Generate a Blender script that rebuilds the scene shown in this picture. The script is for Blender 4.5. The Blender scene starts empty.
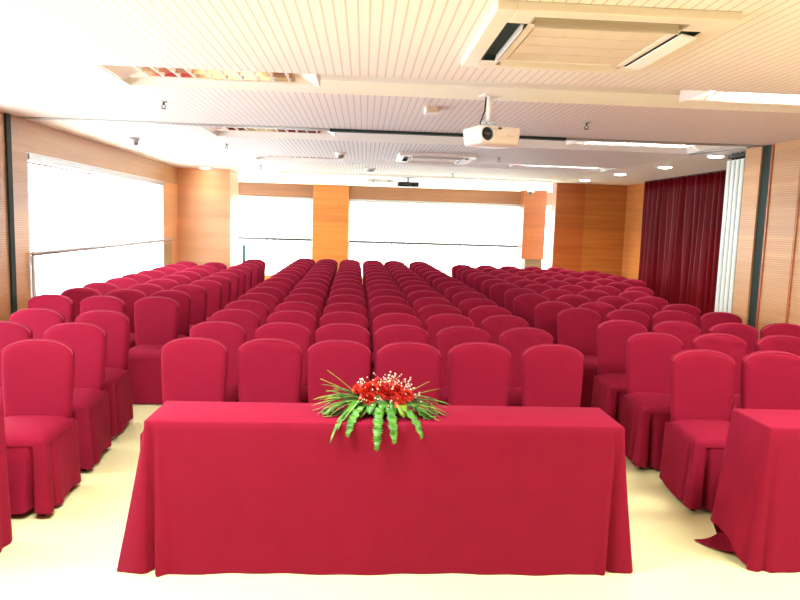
import bpy, bmesh, math, random
from mathutils import Vector, Matrix
random.seed(7)
PI = math.pi
sc = bpy.context.scene
COL = sc.collection
R_ = math.radians

# ------------------------------------------------------------------ materials
def srgb(r, g, b):
    f = lambda c: (c/255/12.92) if c/255 <= .04045 else ((c/255+.055)/1.055)**2.4
    return (f(r), f(g), f(b), 1)

def new_mat(name):
    m = bpy.data.materials.new(name); m.use_nodes = True
    return m, m.node_tree.nodes, m.node_tree.links, m.node_tree.nodes['Principled BSDF']

def plain(name, col, rough=.6, metal=0., sheen=0., coat=0.):
    m, N, L, b = new_mat(name)
    b.inputs['Base Color'].default_value = col
    b.inputs['Roughness'].default_value = rough
    b.inputs['Metallic'].default_value = metal
    if sheen: b.inputs['Sheen Weight'].default_value = sheen; b.inputs['Sheen Roughness'].default_value = .5
    if coat: b.inputs['Coat Weight'].default_value = coat
    return m

def emit(name, col, s):
    m, N, L, b = new_mat(name)
    b.inputs['Base Color'].default_value = col
    b.inputs['Emission Color'].default_value = col
    b.inputs['Emission Strength'].default_value = s
    return m

def cloth(name, col, var=.1, rough=.85, weave=900):
    m, N, L, b = new_mat(name)
    b.inputs['Roughness'].default_value = rough
    b.inputs['Specular IOR Level'].default_value = .08
    b.inputs['Sheen Weight'].default_value = .08
    b.inputs['Sheen Roughness'].default_value = .4
    b.inputs['Sheen Tint'].default_value = (1, .12, .25, 1)
    tc = N.new('ShaderNodeTexCoord'); no = N.new('ShaderNodeTexNoise')
    no.inputs['Scale'].default_value = 7; no.inputs['Detail'].default_value = 3
    L.new(tc.outputs['Object'], no.inputs['Vector'])
    oi = N.new('ShaderNodeObjectInfo')
    ma = N.new('ShaderNodeMath'); ma.operation = 'MULTIPLY_ADD'
    L.new(oi.outputs['Random'], ma.inputs[0]); ma.inputs[1].default_value = var; ma.inputs[2].default_value = 1-var/2
    mb = N.new('ShaderNodeMath'); mb.operation = 'MULTIPLY_ADD'
    L.new(no.outputs['Fac'], mb.inputs[0]); mb.inputs[1].default_value = .16; mb.inputs[2].default_value = -.08
    mc = N.new('ShaderNodeMath'); mc.operation = 'ADD'
    L.new(ma.outputs[0], mc.inputs[0]); L.new(mb.outputs[0], mc.inputs[1])
    hs = N.new('ShaderNodeHueSaturation'); hs.inputs['Color'].default_value = col
    L.new(mc.outputs[0], hs.inputs['Value']); L.new(hs.outputs['Color'], b.inputs['Base Color'])
    w = N.new('ShaderNodeTexNoise'); w.inputs['Scale'].default_value = weave
    L.new(tc.outputs['Object'], w.inputs['Vector'])
    bp = N.new('ShaderNodeBump'); bp.inputs['Strength'].default_value = .08; bp.inputs['Distance'].default_value = .002
    L.new(w.outputs['Fac'], bp.inputs['Height']); L.new(bp.outputs[0], b.inputs['Normal'])
    return m

def wood(name, c1, c2, lines=0., rough=.38, zs=16.):
    """veneer with horizontal grain; lines>0 adds fine horizontal acoustic grooves"""
    m, N, L, b = new_mat(name)
    b.inputs['Roughness'].default_value = rough
    ge = N.new('ShaderNodeNewGeometry')
    mp = N.new('ShaderNodeMapping'); mp.inputs['Scale'].default_value = (.55, .55, zs)
    L.new(ge.outputs['Position'], mp.inputs['Vector'])
    no = N.new('ShaderNodeTexNoise'); no.inputs['Scale'].default_value = 1.; no.inputs['Detail'].default_value = 6
    no.inputs['Roughness'].default_value = .6
    L.new(mp.outputs[0], no.inputs['Vector'])
    rp = N.new('ShaderNodeValToRGB')
    rp.color_ramp.elements[0].position = .3; rp.color_ramp.elements[0].color = c1
    rp.color_ramp.elements[1].position = .7; rp.color_ramp.elements[1].color = c2
    L.new(no.outputs['Fac'], rp.inputs['Fac'])
    out = rp.outputs['Color']
    # veneer sheets: each 0.6 m course of boards a touch lighter or darker
    sx = N.new('ShaderNodeSeparateXYZ'); L.new(ge.outputs['Position'], sx.inputs[0])
    dv = N.new('ShaderNodeMath'); dv.operation = 'MULTIPLY'; dv.inputs[1].default_value = 1/.42; L.new(sx.outputs['Z'], dv.inputs[0])
    fl = N.new('ShaderNodeMath'); fl.operation = 'FLOOR'; L.new(dv.outputs[0], fl.inputs[0])
    wn = N.new('ShaderNodeTexWhiteNoise'); wn.noise_dimensions = '1D'; L.new(fl.outputs[0], wn.inputs['W'])
    mm = N.new('ShaderNodeMath'); mm.operation = 'MULTIPLY_ADD'; mm.inputs[1].default_value = .16; mm.inputs[2].default_value = .92
    L.new(wn.outputs['Value'], mm.inputs[0])
    hs = N.new('ShaderNodeHueSaturation'); L.new(out, hs.inputs['Color']); L.new(mm.outputs[0], hs.inputs['Value'])
    out = hs.outputs['Color']
    if lines:
        w = N.new('ShaderNodeMath'); w.operation = 'MULTIPLY'; w.inputs[1].default_value = 1/.022; L.new(sx.outputs['Z'], w.inputs[0])
        fr = N.new('ShaderNodeMath'); fr.operation = 'FRACT'; L.new(w.outputs[0], fr.inputs[0])
        lt = N.new('ShaderNodeMath'); lt.operation = 'LESS_THAN'; lt.inputs[1].default_value = .2; L.new(fr.outputs[0], lt.inputs[0])
        f2 = N.new('ShaderNodeMath'); f2.operation = 'MULTIPLY'; f2.inputs[1].default_value = lines; L.new(lt.outputs[0], f2.inputs[0])
        mx = N.new('ShaderNodeMixRGB'); mx.blend_type = 'MULTIPLY'; L.new(f2.outputs[0], mx.inputs['Fac'])
        L.new(out, mx.inputs['Color1']); mx.inputs['Color2'].default_value = (.35, .2, .12, 1)
        out = mx.outputs['Color']
    L.new(out, b.inputs['Base Color'])
    return m

def grooved(name, col, dark, depth_fac):
    """white slatted acoustic boards: a perforated groove every 52 mm running down the room"""
    m, N, L, b = new_mat(name)
    b.inputs['Roughness'].default_value = .7
    ge = N.new('ShaderNodeNewGeometry'); sx = N.new('ShaderNodeSeparateXYZ')
    L.new(ge.outputs['Position'], sx.inputs[0])
    def mth(op, a, v=None, v2=None):
        n = N.new('ShaderNodeMath'); n.operation = op; L.new(a, n.inputs[0])
        if v is not None: n.inputs[1].default_value = v
        if v2 is not None: n.inputs[2].default_value = v2
        return n.outputs[0]
    gx = mth('LESS_THAN', mth('FRACT', mth('MULTIPLY', sx.outputs['X'], 1/.052)), .17)
    gy = mth('LESS_THAN', mth('FRACT', mth('MULTIPLY', sx.outputs['Y'], 1/.032)), .62)
    per = mth('MULTIPLY_ADD', gy, .35, .65)
    g = N.new('ShaderNodeMath'); g.operation = 'MULTIPLY'; L.new(gx, g.inputs[0]); L.new(per, g.inputs[1])
    g2 = mth('MULTIPLY', g.outputs[0], depth_fac)
    mx = N.new('ShaderNodeMixRGB'); mx.inputs['Color1'].default_value = col; mx.inputs['Color2'].default_value = dark
    L.new(g2, mx.inputs['Fac']); L.new(mx.outputs[0], b.inputs['Base Color'])
    return m

def glass(name, tint=(1, 1, 1, 1), refl=.06):
    m = bpy.data.materials.new(name); m.use_nodes = True
    N, L = m.node_tree.nodes, m.node_tree.links; N.clear()
    o = N.new('ShaderNodeOutputMaterial'); t = N.new('ShaderNodeBsdfTransparent'); t.inputs[0].default_value = tint
    g = N.new('ShaderNodeBsdfGlossy'); g.inputs['Roughness'].default_value = .03
    mx = N.new('ShaderNodeMixShader'); mx.inputs[0].default_value = refl
    L.new(t.outputs[0], mx.inputs[1]); L.new(g.outputs[0], mx.inputs[2]); L.new(mx.outputs[0], o.inputs[0])
    return m

RED = (.24, .0088, .033, 1)
M = {}
M['red'] = cloth('crimson_cloth', RED, .14)
M['table_red'] = cloth('crimson_tablecloth', (.235, .0085, .033, 1), 0)
M['pipe'] = plain('crimson_piping', (.38, .03, .075, 1), .6)
M['velvet'] = cloth('wine_velvet', (.125, .0025, .006, 1), 0, .35, 300)
M['wood'] = wood('honey_veneer', srgb(182, 112, 56), srgb(205, 138, 78))
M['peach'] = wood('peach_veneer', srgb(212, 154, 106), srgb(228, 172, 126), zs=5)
M['header'] = wood('shaded_brown_veneer', srgb(122, 82, 56), srgb(142, 98, 70))  # back header: shade under the ceiling is put into this darker brown
M['wood_far'] = wood('amber_veneer', srgb(158, 92, 38), srgb(186, 116, 52))
M['wood_deep'] = wood('deep_veneer', srgb(150, 76, 28), srgb(172, 96, 42))
M['wood_line'] = wood('ribbed_veneer', srgb(184, 138, 90), srgb(200, 156, 108), .5)
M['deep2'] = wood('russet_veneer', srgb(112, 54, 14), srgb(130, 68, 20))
M['olive'] = plain('olive_brown_laminate', srgb(84, 58, 20), .5)
M['white'] = plain('white_paint', (.85, .85, .84, 1), .6)
M['cream'] = plain('cream_plastic', (.87, .80, .75, 1), .45)
M['grille'] = plain('beige_plastic_grille', (.76, .65, .56, 1), .55)
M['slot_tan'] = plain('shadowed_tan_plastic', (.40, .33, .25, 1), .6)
M['grey'] = plain('grey_aluminium', (.45, .47, .47, 1), .4, .6)
M['rail_dark'] = plain('dark_steel', (.05, .05, .05, 1), .5)
M['dark'] = plain('black_plastic', (.012, .013, .014, 1), .4)
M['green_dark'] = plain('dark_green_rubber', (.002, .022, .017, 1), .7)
M['teal'] = plain('teal_enamel', (.01, .12, .12, 1), .4)
M['lens'] = plain('lens_glass', (.003, .012, .012, 1), .25)
M['chrome'] = plain('chrome', (.7, .7, .7, 1), .2, 1)
M['louver'] = plain('mirror_louvre', (.82, .80, .76, 1), .22, .9)
M['pale'] = plain('pale_mint_vinyl', srgb(226, 238, 232), .5)
M['skirting'] = plain('dark_skirting', srgb(150, 96, 50), .5)
M['tube_dim'] = emit('dim_lamp_tube', (1, .93, .82, 1), 1.2)
M['mirror'] = plain('warm_mirror_reflector', (.95, .84, .70, 1), .12, 1)
M['tube'] = emit('lamp_tube_glow', (1, .97, .9, 1), 22)
M['down'] = emit('downlight_glow', (1, .93, .8, 1), 14)
M['glass'] = glass('window_glass')
M['bal'] = glass('balustrade_glass', (.9, .98, .98, 1), .05)
M['ceil_f'] = grooved('cream_acoustic_boards', (.92, .875, .885, 1), (.45, .36, .27, 1), .6)
M['ceil_b'] = grooved('white_acoustic_boards', (.92, .91, .90, 1), (.3, .26, .26, 1), .7)
M['plaster'] = plain('ceiling_plaster', (.93, .92, .90, 1), .7)
M['tan'] = plain('tan_table_leg', srgb(196, 160, 84), .5)

m, N, L, b = new_mat('cream_vinyl_floor'); M['floor'] = m
b.inputs['Roughness'].default_value = .32
ge = N.new('ShaderNodeNewGeometry'); no = N.new('ShaderNodeTexNoise'); no.inputs['Scale'].default_value = 1.3; no.inputs['Detail'].default_value = 5
L.new(ge.outputs['Position'], no.inputs['Vector'])
rp = N.new('ShaderNodeValToRGB'); rp.color_ramp.elements[0].color = (.78, .79, .43, 1); rp.color_ramp.elements[1].color = (.82, .83, .48, 1)
L.new(no.outputs['Fac'], rp.inputs['Fac']); L.new(rp.outputs[0], b.inputs['Base Color'])

def leafmat(name, c1, c2):
    m, N, L, b = new_mat(name); b.inputs['Roughness'].default_value = .45
    tc = N.new('ShaderNodeTexCoord'); no = N.new('ShaderNodeTexNoise'); no.inputs['Scale'].default_value = 30
    L.new(tc.outputs['Object'], no.inputs['Vector'])
    rp = N.new('ShaderNodeValToRGB'); rp.color_ramp.elements[0].position = .35; rp.color_ramp.elements[1].position = .65
    rp.color_ramp.elements[0].color = c1; rp.color_ramp.elements[1].color = c2
    L.new(no.outputs['Fac'], rp.inputs['Fac']); L.new(rp.outputs[0], b.inputs['Base Color'])
    b.inputs['Subsurface Weight'].default_value = 0
    return m
M['fern'] = leafmat('fern_green', srgb(40, 108, 26), srgb(84, 146, 46))
M['grass'] = leafmat('blade_green', srgb(44, 104, 40), srgb(112, 156, 66))
M['lime'] = leafmat('lime_green', srgb(100, 138, 30), srgb(140, 162, 52))
M['petal'] = leafmat('scarlet_petal', srgb(186, 20, 12), srgb(214, 52, 26))
M['bud'] = plain('white_bud', srgb(215, 208, 188), .6)
M['foam'] = plain('brown_floral_foam', srgb(92, 70, 34), .8)

# ------------------------------------------------------------------ helpers
def obj(name, bm, mat=None, parent=None, smooth=None, auto=False):
    me = bpy.data.meshes.new(name)
    bm.normal_update(); bm.to_mesh(me); bm.free()
    if mat is not None: me.materials.append(mat)
    if smooth: me.polygons.foreach_set('use_smooth', [True]*len(me.polygons))
    o = bpy.data.objects.new(name, me); COL.objects.link(o)
    if parent: o.parent = parent
    return o

def sharp_by_angle(o, ang=40):
    bm = bmesh.new(); bm.from_mesh(o.data)
    for e in bm.edges:
        e.smooth = not (len(e.link_faces) == 2 and e.calc_face_angle(0) > R_(ang))
    for f in bm.faces: f.smooth = True
    bm.to_mesh(o.data); bm.free()
    return o

def thing(name, label, cat, loc=(0, 0, 0), rz=0., group=None):
    o = bpy.data.objects.new(name, None); COL.objects.link(o)
    o.location = loc; o.rotation_euler = (0, 0, rz); o.empty_display_size = .1
    o['label'] = label; o['category'] = cat
    if group: o['group'] = group
    return o

def tag(o, label, cat, group=None):
    o['label'] = label; o['category'] = cat
    if group: o['group'] = group
    return o

def struct(name, bm, mat, smooth=False, label=None):
    o = obj(name, bm, mat, None, smooth); o['kind'] = 'structure'
    if label: o['label'] = label
    return o

def dup(root, loc, rz=0., label=None, group=None):
    r = root.copy(); COL.objects.link(r); r.location = loc; r.rotation_euler = (0, 0, rz)
    if label: r['label'] = label
    if group: r['group'] = group
    for ch in list(root.children):
        c = ch.copy(); COL.objects.link(c); c.parent = r
        for g in list(ch.children):
            d = g.copy(); COL.objects.link(d); d.parent = c
    return r

def bx(bm, x0, x1, y0, y1, z0, z1, bev=0., seg=2, mi=0):
    v = [bm.verts.new((x, y, z)) for x in (x0, x1) for y in (y0, y1) for z in (z0, z1)]
    q = [(0, 1, 3, 2), (4, 6, 7, 5), (0, 4, 5, 1), (2, 3, 7, 6), (0, 2, 6, 4), (1, 5, 7, 3)]
    fs = [bm.faces.new([v[i] for i in f]) for f in q]
    for f in fs: f.material_index = mi
    if bev:
        es = list({e for f in fs for e in f.edges})
        bmesh.ops.bevel(bm, geom=es, offset=bev, segments=seg, affect='EDGES', profile=.5)
    return fs

def seg_box(bm, a, b, t, z0, z1, side=0.):
    """upright slab from a to b in plan, thickness t (side shifts it to the left of a->b)"""
    a = Vector(a); b = Vector(b); d = (b-a).normalized(); n = Vector((-d.y, d.x))
    p = [a+n*(side-t/2), b+n*(side-t/2), b+n*(side+t/2), a+n*(side+t/2)]
    lo = [bm.verts.new((q.x, q.y, z0)) for q in p]; hi = [bm.verts.new((q.x, q.y, z1)) for q in p]
    bm.faces.new(lo[::-1]); bm.faces.new(hi)
    for i in range(4): bm.faces.new((lo[i], lo[(i+1) % 4], hi[(i+1) % 4], hi[i]))

def tube(bm, pts, r, n=8, caps=True, radii=None):
    pts = [Vector(p) for p in pts]; rings = []
    up = None
    for i, p in enumerate(pts):
        d = (pts[min(i+1, len(pts)-1)]-pts[max(i-1, 0)]).normalized()
        if up is None: up = Vector((0, 0, 1)) if abs(d.z) < .9 else Vector((1, 0, 0))
        s = d.cross(up).normalized(); up = s.cross(d).normalized()
        rr = radii[i] if radii else r
        rings.append([bm.verts.new(p+(s*math.cos(2*PI*k/n)+up*math.sin(2*PI*k/n))*rr) for k in range(n)])
    for a, b in zip(rings, rings[1:]):
        for k in range(n): bm.faces.new((a[k], a[(k+1) % n], b[(k+1) % n], b[k]))
    if caps: bm.faces.new(rings[0][::-1]); bm.faces.new(rings[-1])

def lathe(bm, prof, n=24, c=(0, 0, 0)):
    rings = []
    for r, z in prof:
        rings.append([bm.verts.new((c[0]+r*math.cos(2*PI*k/n), c[1]+r*math.sin(2*PI*k/n), c[2]+z)) for k in range(n)] if r > 1e-6
                     else [bm.verts.new((c[0], c[1], c[2]+z))])
    for a, b in zip(rings, rings[1:]):
        for k in range(n):
            k2 = (k+1) % n
            if len(a) == 1 and len(b) == 1: continue
            if len(a) == 1: bm.faces.new((a[0], b[k2], b[k]))
            elif len(b) == 1: bm.faces.new((a[k], a[k2], b[0]))
            else: bm.faces.new((a[k], a[k2], b[k2], b[k]))

def B(*a, **k):
    bm = bmesh.new(); bx(bm, *a, **k); return bm

# ------------------------------------------------------------------ camera
f_px = 670.
yaw, pitch, roll = math.atan2(38, 670), math.atan2(77, 670), .031
F = Vector((math.sin(yaw)*math.cos(pitch), math.cos(yaw)*math.cos(pitch), -math.sin(pitch)))
Rv = Vector((math.cos(yaw), -math.sin(yaw), 0)); U = Rv.cross(F)
R2 = Rv*math.cos(roll)+U*math.sin(roll); U2 = -Rv*math.sin(roll)+U*math.cos(roll)
cam = bpy.data.cameras.new('camera'); co = bpy.data.objects.new('camera', cam); COL.objects.link(co)
cam.sensor_width = 36; cam.lens = 36*f_px/800; cam.clip_end = 200; cam.clip_start = .05
mat = Matrix((R2, U2, -F)).transposed().to_4x4(); mat.translation = Vector((0, 0, 1.7)); co.matrix_world = mat
sc.camera = co

# ------------------------------------------------------------------ room shell
CZ = 2.6
XL0, XL1 = -3.36, -3.52          # left wall at the partition line and at the far pillar
YB = 17.3                        # back wall
YF = -3.0                        # wall behind the camera
def xl(y): return XL0 + (y-6.5)*(XL1-XL0)/6.5 if y > 6.5 else XL0

bm = B(-4.2, 6.2, YF-.2, YB+.4, -.15, 0); struct('floor', bm, M['floor'])

# ceiling: boards with four recessed lamp channels across the room
CH = [(4.31, 4.93), (6.97, 7.74), (9.88, 10.6), (12.75, 13.36)]
CX0, CX1 = -1.66, 3.72
CD = .09
bm = bmesh.new()
T = .18
def slab(x0, x1, y0, y1, mi):
    fs = bx(bm, x0, x1, y0, y1, CZ, CZ+T, mi=2)
    fs[4].material_index = mi
ymid = 6.74
ys = [YF-.2]
slab(-4.2, 6.2, YF-.2, CH[0][0], 0)
slab(-4.2, 6.2, CH[0][1], ymid, 0)
for (a, b_) in [CH[0]]:
    slab(-4.2, CX0, a, b_, 0); slab(CX1, 6.2, a, b_, 0)
bl, br = -2.32, 3.78
prev = ymid
for (a, b_) in CH[1:]:
    slab(bl, br, prev, a, 1)
    slab(bl, CX0, a, b_, 1); slab(CX1, br, a, b_, 2)
    prev = b_
slab(bl, br, prev, 13.9, 1)
slab(bl, br, 13.9, YB+.4, 2)
slab(-4.2, bl, ymid, YB+.4, 2); slab(br, 6.2, ymid, YB+.4, 2)
o = struct('ceiling', bm, M['ceil_f']); o.data.materials.append(M['ceil_b']); o.data.materials.append(M['plaster'])
for i, (a, b_) in enumerate(CH):
    bm = B(CX0-.02, CX1+.02, a-.02, b_+.02, CZ+CD, CZ+CD+.05)
    struct('trim_%d' % (i+1), bm, M['plaster'])

# left wall -----------------------------------------------------------------
bm = bmesh.new()
seg_box(bm, (XL0, 6.1), (XL0, 6.56), .2, 0, CZ, .1)
seg_box(bm, (XL0, YF), (XL0, 2.2), .2, 0, CZ, .1)
seg_box(bm, (XL0, 2.2), (XL0, 6.1), .2, 0, .25, .1)
seg_box(bm, (XL0, 2.2), (XL0, 6.1), .2, 2.35, CZ, .1)
seg_box(bm, (XL0, 6.64), (xl(6.98), 6.98), .2, 0, CZ, .1)
struct('wall_left', bm, M['wood_line'])
# dark gap of the movable partition in the left wall
bm = bmesh.new(); seg_box(bm, (XL0-.04, 6.56), (XL0-.04, 6.64), .12, 0, CZ)
struct('trim_11', bm, M['green_dark'])
W0, W1 = 6.98, 12.0
HZ = 2.29
bm = bmesh.new(); seg_box(bm, (xl(W0), W0), (xl(13), 13), .2, HZ, CZ, .1)
struct('wall_left_header', bm, M['wood_line'])
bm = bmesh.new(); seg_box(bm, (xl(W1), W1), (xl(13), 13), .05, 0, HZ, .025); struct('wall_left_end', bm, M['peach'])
bm = bmesh.new(); seg_box(bm, (xl(W0), W0), (xl(W1), W1), .2, 0, .25, .1)
struct('wall_left_sill', bm, M['wood'])

def window(n, a, b_, z0, z1, nmull, mat=M['white'], back=.1):
    """aluminium frame with glass panes standing in a wall opening between two plan points"""
    a = Vector(a); b_ = Vector(b_); d = (b_-a); n2 = Vector((-d.y, d.x)).normalized()
    a = a+n2*back; b_ = b_+n2*back
    bm = bmesh.new()
    fw = .04
    seg_box(bm, a, b_, .05, z0, z0+fw); seg_box(bm, a, b_, .05, z1-fw, z1)
    for k in range(nmull+1):
        p = a+(b_-a)*k/nmull; u = d.normalized()*fw/2
        c = p-u; e = p+u
        if k == 0: c, e = p, p+u*2
        if k == nmull: c, e = p-u*2, p
        seg_box(bm, c, e, .048, z0+fw, z1-fw)
    w = struct('window_%d' % n, bm, mat)
    for k in range(nmull):
        bm = bmesh.new()
        u = d.normalized()*(fw*.5)
        seg_box(bm, a+(b_-a)*k/nmull+u, a+(b_-a)*(k+1)/nmull-u, .008, z0+fw*.9, z1-fw*.9)
        obj('pane', bm, M['glass'], w)
    # daylight portal in the opening
    c = (a+b_)/2+n2*.12
    li = bpy.data.lights.new('daylight_portal', 'AREA'); li.shape = 'RECTANGLE'; li.size = d.length; li.size_y = z1-z0
    li.cycles.is_portal = True
    lo = bpy.data.objects.new('daylight_portal', li); COL.objects.link(lo)
    zax = Vector((n2.x, n2.y, 0)); xax = Vector((d.x, d.y, 0)).normalized(); yax = zax.cross(xax)
    mm = Matrix((xax, yax, zax)).transposed().to_4x4(); mm.translation = Vector((c.x, c.y, (z0+z1)/2)); lo.matrix_world = mm
    return w
window(1, (xl(W0), W0), (xl(W1), W1), .25, HZ, 3, back=.026)
window(4, (XL0, 2.2), (XL0, 6.1), .25, 2.35, 3)  # unseen window, added out of view for more daylight

# far left pillar, wood clad
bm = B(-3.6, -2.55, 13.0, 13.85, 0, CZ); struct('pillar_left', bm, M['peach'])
# left wall beyond the pillar
bm = bmesh.new()
xw = -3.45
seg_box(bm, (xw, 13.85), (xw, YB), .2, HZ, CZ, .1); struct('wall_left_far', bm, M['white'])
bm = bmesh.new(); seg_box(bm, (xw, 13.85), (xw, YB), .2, 0, .25, .1); struct('wall_left_far_sill', bm, M['wood'])
window(5, (xw, 13.85), (xw, YB), .25, HZ, 2)

# back wall --------------------------------------------------------------------
HB = 2.27
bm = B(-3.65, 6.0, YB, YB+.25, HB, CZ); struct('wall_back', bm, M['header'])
bm = B(-3.65, 6.0, YB, YB+.25, 0, .25); struct('wall_back_sill', bm, M['wood_far'])
bm = B(-1.30, -.40, YB-.12, YB+.25, 0, CZ); struct('pillar_back', bm, M['wood_far'])
window(2, (-3.65, YB), (-1.30, YB), .25, HB, 2)
window(3, (-.40, YB), (5.4, YB), .25, HB, 4)
# boxed pipe by the right end of the back windows
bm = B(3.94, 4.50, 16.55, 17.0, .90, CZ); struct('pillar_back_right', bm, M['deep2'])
bm = B(4.05, 4.48, 16.6, 17.0, 0, .90); struct('pillar_back_right_base', bm, M['olive'])

# right side --------------------------------------------------------------------
XR = 4.06
bm = B(XR, XR+.2, YF, 6.64, 0, CZ); struct('wall_right', bm, M['wood_line'])
bm = B(XR+.02, XR+.2, 6.64, 6.81, 0, CZ); struct('trim_12', bm, M['green_dark'])
bm = B(XR, XR+.2, 6.81, 7.1, 0, CZ); struct('wall_right_return', bm, M['wood_line'])
bm = bmesh.new()
for y0, y1 in ((6.595, 6.62), (6.12, 6.15)): bx(bm, XR-.012, XR, y0, y1, 0, CZ)
struct('trim_13', bm, M['wood_deep'])
bm = B(XR+.2, 5.5, 6.9, 7.1, 0, CZ); struct('wall_right_pocket', bm, M['wood'])
bm = B(5.32, 5.55, 7.1, 13.7, 0, CZ); struct('wall_right_far', bm, M['wood'])
bm = bmesh.new(); bx(bm, 3.86, 4.46, 13.5, 13.8, 0, CZ); struct('wall_back_right', bm, M['wood_deep'])
bm = bmesh.new(); bx(bm, 4.46, 5.55, 13.52, 13.8, 0, CZ); struct('wall_back_right_panel', bm, M['wood_far'])
# wall behind the camera
bm = B(-3.6, 4.3, YF-.2, YF, 0, CZ); struct('wall_front', bm, M['wood_deep'])
# skirting
bm = B(XR-.011, XR, YF, 6.59, 0, .1); struct('baseboard_right', bm, M['skirting'])

# ------------------------------------------------------------------ balustrades and blinds
def balustrade(label, a, b_, zr, n, group='handrails along the windows', r=.024, mat='grey'):
    a = Vector(a); b_ = Vector(b_)
    t = thing('balustrade', label, 'railing', ((a.x+b_.x)/2, (a.y+b_.y)/2, 0), 0, group)
    c = Vector((t.location.x, t.location.y))
    a = a-c; b_ = b_-c
    bm = bmesh.new(); tube(bm, [(a.x, a.y, zr), (b_.x, b_.y, zr)], r, 10); obj('handrail', bm, M[mat], t, True)
    for k in range(n):
        p = a+(b_-a)*k/n; bm = bmesh.new()
        tube(bm, [(p.x, p.y, 0), (p.x, p.y, zr-.02)], .018, 8); obj('post', bm, M['grey'] if k == 0 else M['white'], t, True)
    for k in range(n):
        bm = bmesh.new(); d = (b_-a)/n
        seg_box(bm, a+d*(k+.03), a+d*(k+.97), .012, .3, zr-.06); obj('glass_panel', bm, M['bal'], t)
    return t
balustrade('grey handrail with glass panels along the long left window', (xl(W0)+.035, W0+.0), (xl(12.4)+.035, 12.4), 1.275, 4)
balustrade('handrail across the back window left of the wood pillar', (-3.2, YB-.1), (-1.32, YB-.1), 1.2, 2, r=.034, mat='rail_dark')
balustrade('handrail across the wide back window right of the wood pillar', (-.38, YB-.1), (4.0, YB-.1), 1.19, 4, r=.034, mat='rail_dark')

def blind(label, a, b_, z, inset):
    a = Vector(a); b_ = Vector(b_); d = (b_-a).normalized(); n2 = Vector((-d.y, d.x))
    t = thing('roller_blind', label, 'blind', ((a.x+b_.x)/2, (a.y+b_.y)/2, z), 0, 'rolled-up window blinds')
    c = Vector((t.location.x, t.location.y))
    a = a-c; b_ = b_-c
    bm = bmesh.new(); seg_box(bm, a, b_, .07, -.075, -.012, inset); obj('cassette', bm, M['grey'], t)
    bm = bmesh.new(); p = a+n2*(inset-.005); q = b_+n2*(inset-.005); tube(bm, [(p.x, p.y, -.1), (q.x, q.y, -.1)], .012, 8)
    obj('bottom_bar', bm, M['white'], t, True)
blind('slim rolled-up blind under the wooden header of the left window', (xl(W0), W0+.03), (xl(W1), W1-.03), HZ, .02)
blind('rolled-up blind over the back window left of the pillar', (-3.2, YB), (-1.33, YB), HB, .02)
blind('rolled-up blind over the wide back window right of the pillar', (-.37, YB), (4.9, YB), HB, .02)

# ------------------------------------------------------------------ partition track
t = thing('partition_track', 'grey ceiling track for the folding partition crossing the room', 'track', (.4, 6.80, CZ))
bm = bmesh.new()
bx(bm, -3.75, 3.65, -.05, -.025, -.010, 0); bx(bm, -3.75, 3.65, .025, .05, -.010, 0)
bx(bm, -3.75, -.76, -.025, .025, -.004, 0); bx(bm, 1.6, 3.65, -.025, .025, -.004, 0)
obj('rail', bm, M['grey'], t)
obj('slot', B(-.76, 1.6, -.055, .0249, -.024, 0), M['green_dark'], t)
bm = bmesh.new(); seg_box(bm, (3.36, .95), (3.58, .12), .07, -.008, 0); obj('branch_rail', bm, M['grey'], t)

# folding partition stacked by the right wall
t = thing('folding_partition', 'pale accordion partition folded flat beside the dark red curtain', 'partition', (XR+.06, 7.13, 0))
for k in range(5):
    y0 = .012+k*.092
    bm = bmesh.new(); bx(bm, 0, .7, y0, y0+.074, .02, 2.52, .016, 3); lf = obj('leaf', bm, M['pale'], t)
    obj('gap_shade', B(.012, .68, y0+.074, y0+.092, .03, 2.51), M['green_dark'], lf)  # dark filler standing in for the shade between the leaves
    bm = bmesh.new(); tube(bm, [(.05, y0+.037, 2.515), (.05, y0+.037, CZ)], .012, 8); obj('hanger', bm, M['green_dark'], t, True)
obj('head_box', B(.02, .13, .0, .48, 2.545, 2.585), M['green_dark'], t)

# velvet curtain
def curtain():
    bm = bmesh.new(); ny, nz = 260, 14
    y0, y1 = 7.75, 12.3
    rows = []
    for j in range(nz+1):
        z = .02+(2.585-.02)*j/nz; row = []
        gather = 1-.25*(j/nz)
        for i in range(ny+1):
            u = i/ny; y = y0+(y1-y0)*u
            ph = u*2*PI*24+1.3*math.sin(u*17)+.8*math.sin(u*41+2)
            a = (.062+.025*math.sin(u*29+1))*gather
            x = a*math.sin(ph)+.012*math.sin(2.3*ph+1+z)+.012*math.sin(z*2+u*31)
            row.append(bm.verts.new((x, y-10, z)))
        rows.append(row)
    for a, b_ in zip(rows, rows[1:]):
        for i in range(ny): bm.faces.new((a[i], a[i+1], b_[i+1], b_[i]))
    o = obj('curtain', bm, M['velvet'], None, True)
    so = o.modifiers.new('thick', 'SOLIDIFY'); so.thickness = .006
    o.location = (5.16, 10, 0)
    return o
t = thing('curtain', 'floor-length dark red velvet curtain on the right wall', 'curtain', (5.2, 10, 0))
o = curtain(); o.name = 'drape'; o.parent = t; o.location = (0, 0, 0)
bm = bmesh.new(); bx(bm, -.05, .05, -2.25, 2.3, 2.588, 2.6); obj('curtain_rail', bm, M['dark'], t)

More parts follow.
